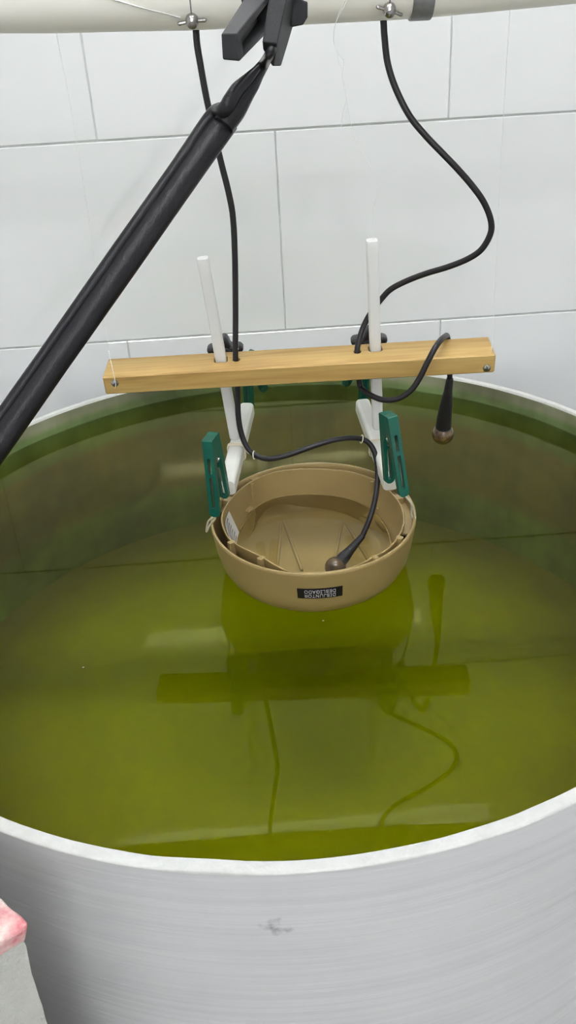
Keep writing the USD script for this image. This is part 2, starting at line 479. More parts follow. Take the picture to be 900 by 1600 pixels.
wt = obj('water', lathe([(0, WATER_Z - DEPTH - .002), (RI - .0006, WATER_Z - DEPTH - .002), (RI - .0006, WATER_Z), (0, WATER_Z)], 160, center=cc), 'water', smooth=20)
tag(prim(wt), 'still green water filling the round white tank', 'water', None, 'stuff')

# ------------------------------------------------------------------ suspended bar frame
BC = W(0.0181, 0.7952, 0.2036)
BL, BD, BH = 0.3752, 0.0376, 0.0192
BT, BA, BY = 0.1407, 0.0100, -0.0317
Rx = trimesh.transformations.rotation_matrix(BT, [1, 0, 0])
Ry = trimesh.transformations.rotation_matrix(-BA, [0, 1, 0])
Rz = trimesh.transformations.rotation_matrix(BY, [0, 0, 1])
TB = trimesh.transformations.translation_matrix(BC) @ Rz @ Ry @ Rx


def F(x, y, z):
    return (TB @ np.array([x, y, z, 1.0]))[:3]


def bar_between(a, b, w, h, c, xref=(1, 0, 0), n=3):
    return sweep(np.array([a, a + (b - a) * .01, b - (b - a) * .01, b]), np.array([rounded_square(w - d, h - d, c, n) for d in (.001, 0, 0, .001)]), ref=xref)


ROD = [(W(-0.0632, 0.786, 0.3143), W(-0.0502, 0.8115, 0.123)), (W(0.0893, 0.783, 0.3218), W(0.0981, 0.8115, 0.125))]
CAB1 = [(306, 44, .806), (308, 70, .805), (313, 100, .804), (322, 150, .803), (333, 200, .802), (345, 252, .801), (357, 300, .80), (364, 340, .80), (367, 400, .80), (368, 480, .80), (368, 560, .797),
        (371, 608, .797), (372, 645, .795), (376, 673, .792), (385, 697, .788), (400, 712, .782), (420, 717, .776), (450, 711, .775), (490, 697, .777), (530, 686, .782), (560, 685, .787), (577, 693, .786), (587, 713, .778),
        (590, 745, .765), (586, 780, .750), (577, 812, .740), (566, 838, .733)]
CAB2 = [(599, 28, .806), (601, 60, .806), (606, 100, .804), (619, 140, .80), (640, 181, .795), (665, 212, .79), (690, 238, .786), (715, 264, .783), (740, 293, .781), (757, 318, .78), (767, 345, .78), (766, 366, .781),
        (752, 390, .784), (730, 405, .788), (700, 417, .794), (670, 426, .80), (640, 437, .806), (612, 451, .811), (596, 467, .812), (580, 488, .810), (569, 508, .806), (562, 528, .80), (558, 552, .795),
        (562, 600, .795), (570, 611, .787), (582, 619, .777), (600, 625, .766), (622, 623, .761), (642, 610, .759), (656, 590, .7585), (667, 568, .7585), (679, 545, .762), (688, 532, .775), (695, 526, .795), (699, 526, .813),
        (701, 545, .822), (702, 570, .823), (703, 592, .823)]
P1 = [at(*q) for q in CAB1]
P2 = [at(*q) for q in CAB2]

bar = thing('hanging_bar_frame', 'pale pine bar with two milky plastic rods, hanging on nylon lines above the water', 'hanging frame', BC)
body = to_mf(move(chamfer_box(BL, BD, BH, 0.0012), TB))
for a, b in ROD:
    body -= to_mf(bar_between(a, b, 0.0135, 0.0125, 0.003))
body -= to_mf(tube([at(368, 535, .797), at(373, 630, .797)], 0.0040, 12, smooth=False))
body -= to_mf(tube([at(556.5, 530, .795), at(564.5, 620, .795)], 0.0040, 12, smooth=False))
obj('beam', body, 'wood', bar, smooth=20)

for n_, (px, py) in enumerate([(178, 603), (759, 571)]):
    o = at(px, py, 0.776)
    loc = np.linalg.inv(TB) @ np.append(o, 1)
    o = F(loc[0], -BD / 2, loc[2])
    ax = -(TB[:3, 1])
    T = frame(TB[:3, 0], np.cross(ax, TB[:3, 0]), ax, o)
    head = move(lathe([(0, -.002), (.0026, -.002), (.0037, .0004), (.0035, .0014), (.0024, .0024), (0, .0028)], 20), T)
    slot = move(trimesh.creation.box([.007, .0009, .002], transform=trimesh.transformations.translation_matrix([0, 0, .0026])), T @ trimesh.transformations.rotation_matrix(.8 + n_, [0, 0, 1]))
    hd = obj('screw', to_mf(head) - to_mf(slot), 'screw', bar)
    obj('shank', move(lathe([(0, -.012), (.0015, -.009), (.0015, -.001), (0, -.001)], 12), T), 'screw', hd)

for (a, b), lab in zip(ROD, ('slanting milky white rod', 'upright milky white rod')):
    obj('plastic_rod', bar_between(a, b, 0.0108, 0.0100, 0.0026), 'rod', bar, smooth=40, label=lab)

# arms at the feet of the rods
ARM = [(at(355, 757, .742), at(386, 634, .877)), (at(611, 750, .742), at(566, 628, .877))]
for a, b in ARM:
    a, b = a - [0, 0, .004], b - [0, 0, .004]
    obj('cross_arm', bar_between(a, b, 0.0175, 0.0155, 0.004, xref=(0, 0, 1), n=4), 'arm', bar, smooth=40)

# black lobed knobs on the back of the bar
for px, py in ((351, 548), (577, 534)):
    o = at(px, py, BC[1] + .028)
    loc = np.linalg.inv(TB) @ np.append(o, 1)
    o = F(loc[0], BD / 2, 0.0)
    ax = TB[:3, 1]
    T = frame(TB[:3, 0], np.cross(ax, TB[:3, 0]), ax, o)
    k = 60
    th = np.arange(k) * 2 * np.pi / k
    rings, zz = [], [(.78, .010), (.95, .0115), (1.0, .014), (1.0, .021), (.95, .0235), (.8, .0245)]
    for q, z in zz:
        r = (.0152 + .0040 * np.cos(5 * (th - math.radians(-90)))) * q
        rings.append(np.stack([r * np.cos(th), r * np.sin(th), np.full(k, z)], 1))
    vv = np.vstack(rings + [np.array([[0, 0, .010]]), np.array([[0, 0, .0245]])])
    ff = []
    for i in range(len(zz) - 1):
        for j in range(k):
            j2 = (j + 1) % k
            ff += [[i * k + j, i * k + j2, (i + 1) * k + j2], [i * k + j, (i + 1) * k + j2, (i + 1) * k + j]]
    c0, c1 = len(vv) - 2, len(vv) - 1
    for j in range(k):
        j2 = (j + 1) % k
        ff += [[c0, j2, j], [c1, (len(zz) - 1) * k + j, (len(zz) - 1) * k + j2]]
    kn = obj('clamping_knob', move(trimesh.Trimesh(vv, np.array(ff), process=False), T), 'knob', bar, label='black lobed knob')
    obj('hub', move(lathe([(0, 0.0002), (.0075, .0002), (.0075, .009), (.009, .0105), (0, .0105)], 24), T), 'knob', kn)

# ------------------------------------------------------------------ the beige bowl
RIMZ = 0.060
BCX, BCY, BRX, BRY = 0.0251, 0.7564, 0.1045, 0.1128
bc = W(BCX, BCY, 0)
bowl = thing('beige_bowl', 'beige plastic cover used as a bowl, floating on the green water', 'bowl', W(BCX, BCY, -.0004))
PROF_OUT = [(0, -.0004), (.55, -.0004), (.73, .0002), (.82, .0030), (.885, .0090), (.932, .0185), (.966, .0335), (.992, .053)]
PROF = PROF_OUT + [(1.0, .057), (1.0, .0590), (.994, .0602), (.976, .0602), (.968, .0590), (.965, .056), (.947, .040), (.912, .0225), (.866, .0125), (.80, .0068), (.5, .0050), (0, .0050)]
obj('outer_shell', lathe([(r, z) for r, z in PROF], 128, BRX, BRY, center=bc), 'beige', bowl, smooth=50)


def out_r(z):
    zs = [q[1] for q in PROF_OUT[2:]]
    return np.interp(z, zs, [q[0] for q in PROF_OUT[2:]])


# inner ring: closed curve in plan, from the photograph's outline on the rim plane
ring_px = [(490, 731), (440, 734), (405, 744.5), (378, 761), (357, 783), (347, 803), (348, 820), (357, 838), (372, 850), (392, 860), (410, 869), (432, 882), (455, 893), (480, 896.5), (515, 896.5), (543, 890),
           (562, 880), (584, 868), (605, 856), (620, 840), (629, 822), (631, 805), (624, 784), (608, 765), (588, 749.5), (545, 735.5)]
ring2 = np.array([at_z(px, py, RIMZ)[:2] for px, py in ring_px])
# a hair inside the outer shell at the front
ell = np.stack([(ring2[:, 0] - BCX) / BRX, (ring2[:, 1] - BCY) / BRY], 1)
rr = np.linalg.norm(ell, axis=1)
ell *= np.minimum(1, 0.957 / rr)[:, None]
ring2 = np.stack([ell[:, 0] * BRX + BCX, ell[:, 1] * BRY + BCY], 1)
c3 = np.column_stack([ring2, np.zeros(len(ring2))])
dense = spline(np.vstack([c3[-2:], c3, c3[:3]]), 8)
ringc = dense[16:16 + 8 * len(c3)][:, :2]
nrm = np.roll(ringc, -1, 0) - np.roll(ringc, 1, 0)
nrm = np.stack([nrm[:, 1], -nrm[:, 0]], 1)
nrm /= np.linalg.norm(nrm, axis=1, keepdims=True)
cen = ringc.mean(0)
nrm *= np.sign(((ringc - cen) * nrm).sum(1))[:, None]     # outward


def ring_pt(i, off, z):
    i = int(i) % len(ringc)
    return W(*(ringc[i] + nrm[i] * off), z)


def ring_bottom(i):
    """height at which the (leaning) ring wall meets the inside of the outer shell, a little below its surface."""
    p, n = ringc[int(i) % len(ringc)], nrm[int(i) % len(ringc)]
    z = .0045
    for _ in range(25):
        q = p + n * draft(i, z)
        zi = float(np.interp(math.hypot((q[0] - BCX) / BRX, (q[1] - BCY) / BRY), [.5, .80, .866, .912, .947, .965], [.0050, .0068, .0125, .0225, .040, .056])) - .0015
        z = .5 * z + .5 * max(.0035, zi)
    return z


N = len(ringc)
RT_Z, DRAFT = .0590, .0030
free = np.clip((0.935 - np.linalg.norm(np.stack([(ringc[:, 0] - BCX) / BRX, (ringc[:, 1] - BCY) / BRY], 1), axis=1)) / .05, 0, 1)
free = np.convolve(np.concatenate([free[-9:], free, free[:9]]), np.ones(19) / 19, 'valid')


def draft(i, z):                         # the ring leans inwards towards its foot where it stands free of the outer wall
    j = int(i) % N
    wx = (ringc[j][0] - BCX) / BRX
    return -(DRAFT + .0185 * wx ** 2) * free[j] * np.clip((RT_Z - z) / .045, 0, 1)


vv, ff = [], []
for i in range(N):
    zb = ring_bottom(i)
    for off, z in ((-.0011 + draft(i, zb), zb), (-.0011, RT_Z - .0008), (-.0006, RT_Z), (.0006, RT_Z), (.0011, RT_Z - .0008), (.0011 + draft(i, zb), zb)):
        vv.append(ring_pt(i, off, z))
for i in range(N):
    i2 = (i + 1) % N
    for j in range(6):
        j2 = (j + 1) % 6
        ff += [[i * 6 + j, i * 6 + j2, i2 * 6 + j2], [i * 6 + j, i2 * 6 + j2, i2 * 6 + j]]
ringm = trimesh.Trimesh(np.array(vv), np.array(ff), process=False)
trimesh.repair.fix_normals(ringm)
obj('inner_ring', ringm, 'beige', bowl, smooth=40)


def nearest(px, py):
    q = at_z(px, py, RIMZ)[:2]
    return int(np.argmin(np.linalg.norm(ringc - q, axis=1)))


def ring_block(i, w, z0, z1, o0, o1, c=.0006):
    """small moulded block on the ring: width w along it, between two offsets (inwards negative)."""
    i = int(i) % N
    tx = np.array([-nrm[i][1], nrm[i][0], 0])
    n3 = np.array([nrm[i][0], nrm[i][1], 0])
    o = ring_pt(i, (o0 + o1) / 2, (z0 + z1) / 2)
    return move(chamfer_box(w, o1 - o0, z1 - z0, c), frame(tx, n3, [0, 0, 1], o))


for px, py in ((388, 752), (582, 747)):
    i = nearest(px, py)
    obj('guide_rib', ring_block(i, .0035, .037, .0578, -.0042, -.0002), 'beige', bowl)
    obj('stop_tab', ring_block(i + (4 if px < 490 else -4), .0115, .0325, .035, -.0105, -.0002), 'beige', bowl)
for px, py in ((365, 845), (410, 869), (584, 868), (622, 838)):
    i = nearest(px, py)
    obj('clip_post', ring_block(i, .0055, .044, .0596, -.0016, .0052), 'beige', bowl)
for px, py in ((362, 778), (405, 747), (600, 757), (617, 774)):
    i = nearest(px, py)
    obj('spacer', ring_block(i, .010, .044, .0582, .0004, .0085), 'beige', bowl)
def ring_band(i_from, i_to, o0, o1, z0, z1):
    """flat band following the ring between two offsets; o1 may be a function of the index."""
    ii = list(range(i_from, i_to + 1))
    v_, f_ = [], []
    for i in ii:
        b = o1(i) if callable(o1) else o1 + draft(i, z0)
        a = o0 + draft(i, z0)
        for off, z in ((a, z0), (b, z0), (b, z1), (a, z1)):
            v_.append(ring_pt(i, off, z))
    n_ = len(ii)
    for i in range(n_ - 1):
        for j in range(4):
            j2 = (j + 1) % 4
            f_ += [[4 * i + j, 4 * i + j2, 4 * i + 4 + j2], [4 * i + j, 4 * i + 4 + j2, 4 * i + 4 + j]]
    e = 4 * (n_ - 1)
    f_ += [[0, 2, 1], [0, 3, 2], [e, e + 1, e + 2], [e, e + 2, e + 3]]
    m = trimesh.Trimesh(np.array(v_), np.array(f_), process=False)
    trimesh.repair.fix_normals(m)
    return m


def gap_to_wall(i):
    p, n = ringc[i % N], nrm[i % N]
    for d_ in np.linspace(0, .03, 121):
        q = p + n * d_
        if math.hypot((q[0] - BCX) / BRX, (q[1] - BCY) / BRY) > .958:
            return d_
    return .03


obj('back_ledge', ring_band(N - 48, N + 34, .0005, gap_to_wall, .0495, .0515), 'beige', bowl, smooth=30)
obj('highlight_step', ring_band(N - 47, N + 33, -.0006, -.0017, .0272, .0282), 'beige', bowl, smooth=30)  # added lip shaped to catch a meniscus highlight at the water level
# shallow V-shaped ribs on the floor
for (a, b) in (((440, 815), (433, 893)), ((443, 815), (472, 893)), ((535, 815), (520, 893)), ((538, 815), (578, 880))):
    p0, p1 = at_z(*a, .005), at_z(*b, .005)
    obj('floor_rib', bar_between(p0 + [0, 0, .0006], p1 + [0, 0, .0006], .0030, .0050, .0010), 'beige', bowl)


def strip_on(fn, u0, u1, v0, v1, nu, nv, th=.0004):
    """thin curved patch: fn(u, v, off) -> point."""
    g = [[[fn(u, v_, o) for v_ in np.linspace(v0, v1, nv + 1)] for u in np.linspace(u0, u1, nu + 1)] for o in (0.0, th)]
    v_ = np.array(g).reshape(-1, 3)
    n0 = (nu + 1) * (nv + 1)
    idx = lambda k, i, j: k * n0 + i * (nv + 1) + j
    f = []
    for k in (0, 1):
        for i in range(nu):
            for j in range(nv):
                q = [idx(k, i, j), idx(k, i + 1, j), idx(k, i + 1, j + 1), idx(k, i, j + 1)]
                q = q if k else q[::-1]
                f += [[q[0], q[1], q[2]], [q[0], q[2], q[3]]]
    edge = [(i, 0) for i in range(nu)] + [(nu, j) for j in range(nv)] + [(i, nv) for i in range(nu, 0, -1)] + [(0, j) for j in range(nv, 0, -1)]
    for (a, b), (c, d) in zip(edge, edge[1:] + edge[:1]):
        f += [[idx(0, a, b), idx(0, c, d), idx(1, c, d)], [idx(0, a, b), idx(1, c, d), idx(1, a, b)]]
    m = trimesh.Trimesh(v_, np.array(f), process=False)
    trimesh.repair.fix_normals(m)
    return m


# front label, printed upside down as the cover hangs inverted
lab_c = at(500, 926, 0.6478)
th0 = math.atan2((lab_c[1] - BCY) / BRY, (lab_c[0] - BCX) / BRX)
lz = lab_c[2] - WATER_Z


def on_front(u, v_, off):
    z = lz + v_ * .93
    r = out_r(z)
    th = th0 + u / (BRX * .96)
    p = np.array([math.cos(th) * BRX * r, math.sin(th) * BRY * r])
    n = unit([p[0] / BRX ** 2, p[1] / BRY ** 2])
    return W(BCX + p[0] + n[0] * off, BCY + p[1] + n[1] * off, z - off * .35)


lb = obj('warning_label', strip_on(lambda u, v_, o: on_front(u, v_, o + .0001), -.0208, .0208, -.0066, .0066, 20, 3), 'label_black', bowl, label='black label with white upside-down lettering')
for line, vc in (('DISJUNTOR', -.0028), ('DESLIGADO', .0027)):
    tm = meshkit.text_mesh(line, 0.0040, 0.0003)
    tm = tm.subdivide_to_size(0.004, max_iter=4) if hasattr(tm, 'subdivide_to_size') else tm
    v = np.array(tm.vertices)
    wtx = v[:, 0].max() - v[:, 0].min()
    sx = 0.0285 / wtx
    u = -(v[:, 0] - (v[:, 0].max() + v[:, 0].min()) / 2) * sx
    w_ = -(v[:, 1] - .0020) * 1.0 + vc
    tm.vertices = np.array([on_front(a, b, .0006 + c) for a, b, c in zip(u, w_, v[:, 2])])
    obj('lettering', tm, 'print_white', lb, smooth=False)

# paper sticker on the inside, left
i0, i1 = nearest(347, 803), nearest(366, 846)


def on_ring(u, z, off):
    k = i0 + (i1 - i0) * u
    ia = int(math.floor(k))
    t = k - ia
    return ring_pt(ia, -.0013 - off + draft(ia, z), z) * (1 - t) + ring_pt(ia + 1, -.0013 - off + draft(ia + 1, z), z) * t


sk = obj('paper_sticker', strip_on(on_ring, -0.25, 1.0, .0285, .0535, 24, 3), 'label_white', bowl, label='white paper sticker with grey print inside the bowl')
for k in range(6):
    z = .0515 - k * .0040
    obj('print_line', strip_on(lambda u, v_, o: on_ring(u, v_, o + .0005), -.08 + .03 * (k % 2), .52 - .04 * (k % 3), z - .0009, z + .0009, 14, 1, .0002), 'print_grey', sk)
for (u0, u1, z0, z1) in ((.40, .47, .034, .046), (.50, .60, .037, .041), (.47, .53, .029, .034), (.58, .66, .030, .036)):
    obj('print_patch', strip_on(lambda u, v_, o: on_ring(u, v_, o + .0005), u0, u1, z0, z1, 5, 1, .0002), 'label_black', sk)

# water lying in the bowl
LEV = .0270
pts = []
vb, fb = [], []
WL = ((.0046, .775), (.0058, .80), (.0115, .868), (.0210, .915), (LEV, .930))
K = len(WL)
for i in range(N):
    for z, lim in WL:
        q = ring_pt(i, -.0007 + draft(i, z), z)
        nr_ = math.hypot((q[0] - BCX) / BRX, (q[1] - BCY) / BRY)
        k = min(1.0, lim / nr_)
        vb.append([BCX + (q[0] - BCX) * k, BCY + (q[1] - BCY) * k, q[2]])
vb += [W(*cen, .0046), W(*cen, LEV)]
for i in range(N):
    i2 = (i + 1) % N
    for j in range(K - 1):
        fb += [[K * i + j, K * i2 + j, K * i2 + j + 1], [K * i + j, K * i2 + j + 1, K * i + j + 1]]
    fb += [[K * N, K * i2, K * i], [K * N + 1, K * i + K - 1, K * i2 + K - 1]]
bw = trimesh.Trimesh(np.array(vb), np.array(fb), process=False)
trimesh.repair.fix_normals(bw)
bwp = obj('bowl_water', bw, 'bowl_water', smooth=20)
tag(prim(bwp), 'shallow clear water lying in the beige bowl', 'water', None, 'stuff')

# ------------------------------------------------------------------ clothes pegs


def peg(label, top, foot, spread, group='green clothes pegs on the arm ends'):
    """top: middle of the closed end; foot: foot of the leg that faces the viewer; spread: direction in which the second leg opens."""
    top, foot = np.asarray(top), np.asarray(foot)
    L = np.linalg.norm(foot - top)
    dn = unit(foot - top)
    s = np.asarray(spread, float)
    s = unit(s - dn * (s @ dn))
    w = np.cross(s, dn)
    T = frame(w, s, dn, top)
    t = thing('clothes_peg', label, 'clothes peg', top, group=group)
    WD = .0100
    for side in (0, 1):
        # profile in (s, l): leg 0 faces the viewer, leg 1 opens away
        if side == 0:
            prof = [(0, .001), (.001, 0), (.0098, 0), (.0098, .018), (.0062, .030), (.0052, L - .004), (.004, L), (.0008, L), (0, L - .001)]
            q = [np.array(prof)]
        else:
            a = .016
            prof = [(.0102, 0), (.019, 0), (.0200, .001), (.0235 + a * .2, .030), (.0255 + a * .6, L - .008), (.0250 + a * .6, L - .004), (.0205 + a * .6, L - .004), (.0198 + a * .6, L - .008), (.0165 + a * .2, .030), (.0102, .018)]
            q = [np.array(prof)]
        poly = q[0]
        cs = m3.CrossSection([poly.tolist()], m3.FillRule.NonZero)
        leg = m3.Manifold.extrude(cs, WD).translate([0, 0, -WD / 2])
        # rounded foot and slots, cut through the leg along s
        # local axes now: x = s, y = l, z = w
        rx = m3.Manifold.cylinder(.06, WD / 2, WD / 2, 20).rotate([0, 90, 0]).translate([-.01, L - WD / 2 - (0 if side == 0 else .004), 0])
        body_ = m3.Manifold.cube([.06, L - WD / 2 - (0 if side == 0 else .004) + .01, WD]).translate([-.01, -.01, -WD / 2])
        leg = leg ^ (rx + body_)
        for y0, y1 in ((.020, .034), (.040, L - .010)):
            hw = .0017
            slot = m3.Manifold.batch_hull([m3.Manifold.cylinder(.08, hw, hw, 12).rotate([0, 90, 0]).translate([-.02, yy, 0]) for yy in (y0, y1)])
            leg -= slot
        m = to_tm(leg)
        P = np.array(m.vertices)
        m.vertices = top + P[:, :1] * s + P[:, 1:2] * dn + P[:, 2:3] * w
        trimesh.repair.fix_normals(m)
        obj('leg', m, 'pin', t, smooth=30)
    # spring: coil across the legs and a wire lying in each slot
    def X(ss, ll, ww):
        return top + s * ss + dn * ll + w * ww
    coil = [X(.0128 + .0030 * math.cos(k / 12 * 2 * math.pi), .024 + .0030 * math.sin(k / 12 * 2 * math.pi), -.0042 + .0084 * k / 72) for k in range(73)]
    wire1 = [X(.0098, .024, -.0042), X(.0030, .028, -.0012), X(.0022, .045, -.0004), X(.0022, L - .013, .0003), X(.0045, L - .011, .0004)]
    wire2 = [X(.0158, .024, .0042), X(.0215, .030, .0012), X(.0270, .045, .0004), X(.0325, L - .016, .0)]
    obj('spring', cat(tube(coil, .00065, 6, smooth=False), tube(wire1, .00085, 6), tube(wire2, .00085, 6)), 'steel', t)
    return t


peg('green clothes peg at the front of the left arm, above the bowl rim', W(-0.0700, 0.711, 0.1680), W(-0.0705, 0.712, 0.0862), (0.30, 1, 0))
peg('green clothes peg at the front of the right arm, above the bowl rim', W(0.0995, 0.7105, 0.1815), W(0.1110, 0.7035, 0.1010), (-0.34, 1, 0))
peg('green clothes peg half hidden behind the bar, on the back of the left arm', W(-0.0365, 0.874, 0.1835), W(-0.0380, 0.899, 0.1150), (0.5, .8, 0))
peg('green clothes peg half hidden behind the bar, on the back of the right arm', W(0.0950, 0.874, 0.1835), W(0.0935, 0.899, 0.1150), (-0.5, .8, 0))

# ------------------------------------------------------------------ pipe and what is fixed to it
PR, PY = 0.025, 0.806
pb = [(-0.45, .5085), (-0.33, .5025), (-0.2109, .4977), (-0.1671, .4955), (-0.1123, .4938), (-0.055, .4918), (0.0, .4912), (0.05, .4909), (0.1023, .4906), (0.1416, .4909), (0.207, .4928), (0.2592, .4946), (0.36, .500), (0.47, .507)]
PXS, PZS = np.array([q[0] for q in pb]), np.array([q[1] for q in pb]) + PR + .0008


def pipe_c(x):
    return W(x, PY, float(np.interp(x, PXS, PZS)))


pp = [[XL + .001, PY, WATER_Z + .565], [-.8, PY, WATER_Z + .535]] + [[x, PY, WATER_Z + z] for x, z in zip(PXS, PZS)] + [[.8, PY, WATER_Z + .548], [1.2, PY, WATER_Z + .565], [XR - .001, PY, WATER_Z + .60]]
sp = spline(pp, 6)
outer = sweep(sp, circ(PR, 40))
pt = obj('hanging_pipe', outer, 'pipe', smooth=40)
tag(prim(pt), 'cream plastic pipe running across the top of the picture', 'pipe')


def at_pipe(px, py, out=0.0):
    """point of the pipe's surface (offset out) seen at a pixel."""
    d = ray(px, py)
    lo, hi = .60, PY
    best = None
    for y in np.linspace(.74, PY, 400):
        p = EYE_P + d * (y / d[1])
        c = pipe_c(p[0])
        if math.hypot(p[1] - c[1], p[2] - c[2]) <= PR + out:
            best = p
            break
    return best if best is not None else EYE_P + d * ((PY - .003) / d[1])


c = pipe_c(float(at(664, 12, PY - PR)[0]))
t = obj('pipe_clamp', lathe([(PR + .0002, -.0085), (PR + .0016, -.0085), (PR + .0020, -.0075), (PR + .0020, .0075), (PR + .0016, .0085), (PR + .0002, .0085), (PR + .0002, -.0085)], 48), 'band', smooth=40)
# turn the ring so that its axis follows the pipe
g = UsdGeom.Mesh(prim(t))
pts_ = np.array(g.GetPointsAttr().Get())
nn_ = np.array(g.GetNormalsAttr().Get())
R_ = trimesh.transformations.rotation_matrix(math.pi / 2, [0, 1, 0])[:3, :3]
from pxr import Vt
g.GetPointsAttr().Set(Vt.Vec3fArray.FromNumpy((pts_ @ R_.T + c).astype(np.float32)))
g.GetNormalsAttr().Set(Vt.Vec3fArray.FromNumpy((nn_ @ R_.T).astype(np.float32)))
tag(prim(t), 'grey metal band clamped round the cream pipe', 'clamp band')

for px, py, tilt, lab in ((300, 29, .12, 'small steel wing nut on the pipe above the straight cable'), (608, 12, -.5, 'small steel wing nut on the pipe above the looping cable')):
    o = at_pipe(px, py)
    c = pipe_c(o[0])
    n = unit([0, o[1] - c[1], o[2] - c[2]])
    xa = unit([math.cos(tilt), 0, math.sin(tilt)])
    xa = unit(xa - n * (xa @ n))
    T = frame(xa, np.cross(n, xa), n, o)
    t = thing('wing_nut', lab, 'wing nut', o, group='wing nuts on the pipe')
    obj('hub', move(lathe([(0, -.001), (.0048, -.001), (.0052, .0015), (.0050, .0045), (.0036, .0072), (.0015, .0082), (0, .0083)], 24), T), 'screw', t)
    for sgn in (-1, 1):
        wv = [move(trimesh.creation.icosphere(2, 1.0), T @ trimesh.transformations.translation_matrix([sgn * x, 0, z]) @ np.diag([rx, ry, rz, 1])) for x, z, rx, ry, rz in ((.0062, .0030, .0030, .0012, .0016), (.0098, .0034, .0022, .0014, .0018))]
        obj('wing', hull(np.vstack([q.vertices for q in wv])), 'screw', t)
    wire = [T[:3, :3] @ np.array([0, .003, .002]) + o]
    wire = [o + n * .0035 + np.array([0, 0, .004])] + [W(o[0] + .0002, PY + (PR + .0008) * math.cos(a_), c[2] - WATER_Z + (PR + .0008) * math.sin(a_)) for a_ in np.radians([200, 180, 160, 135, 110, 90])]
    obj('tie_wire', tube(wire, .0006, 6), 'screw', t)

# ------------------------------------------------------------------ nylon lines


def line(label, pts, r=.00022, mat_='nylon', cat_='nylon line', name='nylon_line'):
    t = obj(name, tube(pts, r, 6, per=6), mat_, smooth=True)
    tag(prim(t), label, cat_)
    return t


sL, sR = at(178, 600, .7745), at(759, 568, .7745)
pl, pr_ = at(88, 52, PY - .004), at(797, 15, PY - .004)
line('thin nylon line from the pipe to the left end of the bar', [pl, pl * .66 + at(167, 470, .797) * .34 - [0, 0, 0], at(166, 520, .79), at(170, 550, .785), at(175, 572, .7725), sL + [.002, -.002, .001], sL + [.001, -.003, -.003]], .0003)
line('thin nylon line from the pipe to the right end of the bar', [pr_, at(787, 180, .804), at(776, 400, .80), at(770, 520, .79), at(768, 545, .776), sR + [.004, -.002, .001], sR + [.001, -.003, -.002]], .0003)
line('loose curly nylon line hanging from the pipe to the upright right rod', [at(548, -8, .775), at(536, 14, .777), at(524, 38, .779), at(521, 62, .78), at(529, 84, .781), at(538, 97, .781), at(535, 120, .781), at(541, 148, .781), at(546, 175, .781), at(551, 205, .781), at(566, 238, .781), at(580, 262, .781), at(590, 288, .781), at(588, 308, .781), at(583, 330, .782), at(583, 355, .783), at(583, 378, .784)], .0003)
line('loose end of nylon line crossing the curly line below the pipe', [at(545, -8, .774), at(530, 20, .776), at(522, 50, .779), at(524, 75, .78), at(534, 110, .781), at(542, 150, .781), at(536, 175, .782), at(532, 205, .782)], .00028)
line('white string lying slack across the front of the cream pipe', [at_pipe(160, -6, .0008), at_pipe(190, 3, .0008), at_pipe(225, 13, .0008), at_pipe(258, 21, .0008), at_pipe(282, 28, .0008)], .0006, cat_='string', name='white_string')

# ------------------------------------------------------------------ the two ball-ended sensors


def ball_mesh(c, r):
    m = trimesh.creation.icosphere(3, r)
    m.apply_translation(c)
    return m


b1 = at_z(524, 886, .0050 + .0110)
t = thing('ball_sensor', 'ball-ended sensor lying in the bowl, on a cable that drops straight from the pipe', 'sensor', b1 - [0, 0, .0112])
obj('ball', ball_mesh(b1, .0108), 'ball', t, label='brown glossy ball')
e = P1[-1]
d = unit(e - b1)
obj('sleeve', tube([b1 + d * .007, b1 + d * .014, b1 + d * .022, b1 + d * .034, e + (e - b1) * .02], [.0066, .0062, .0048, .0036, .0031], 14), 'sleeve', t)
obj('cable', tube(P1, .0028, 12, per=7), 'rubber', t)

b2 = at(692, 678, .842)
t = thing('ball_sensor', 'ball-ended sensor hanging below the right end of the bar, on a looping cable', 'sensor', b2 - [0, 0, .0118])
obj('ball', ball_mesh(b2, .0118), 'ball', t, label='brown glossy ball')
e = P2[-1]
mid = [at(700, 612, .827), at(697, 632, .832), at(694, 655, .838)]
obj('sleeve', tube([e, mid[0], mid[1], mid[2], b2 + unit(mid[2] - b2) * .009], [.0036, .0046, .0066, .0080, .0086], 14), 'sleeve', t)
obj('cable', tube(P2, .0028, 12, per=7), 'rubber', t)


# ------------------------------------------------------------------ string ties
def arm_frame(k, f):
    a, b = ARM[k]
    a, b = a - [0, 0, .004], b - [0, 0, .004]
    ax = unit(b - a)
    o = a + (b - a) * f
    up = unit(np.array([0, 0, 1.0]) - ax * ax[2])
    return o, ax, up, np.cross(ax, up)


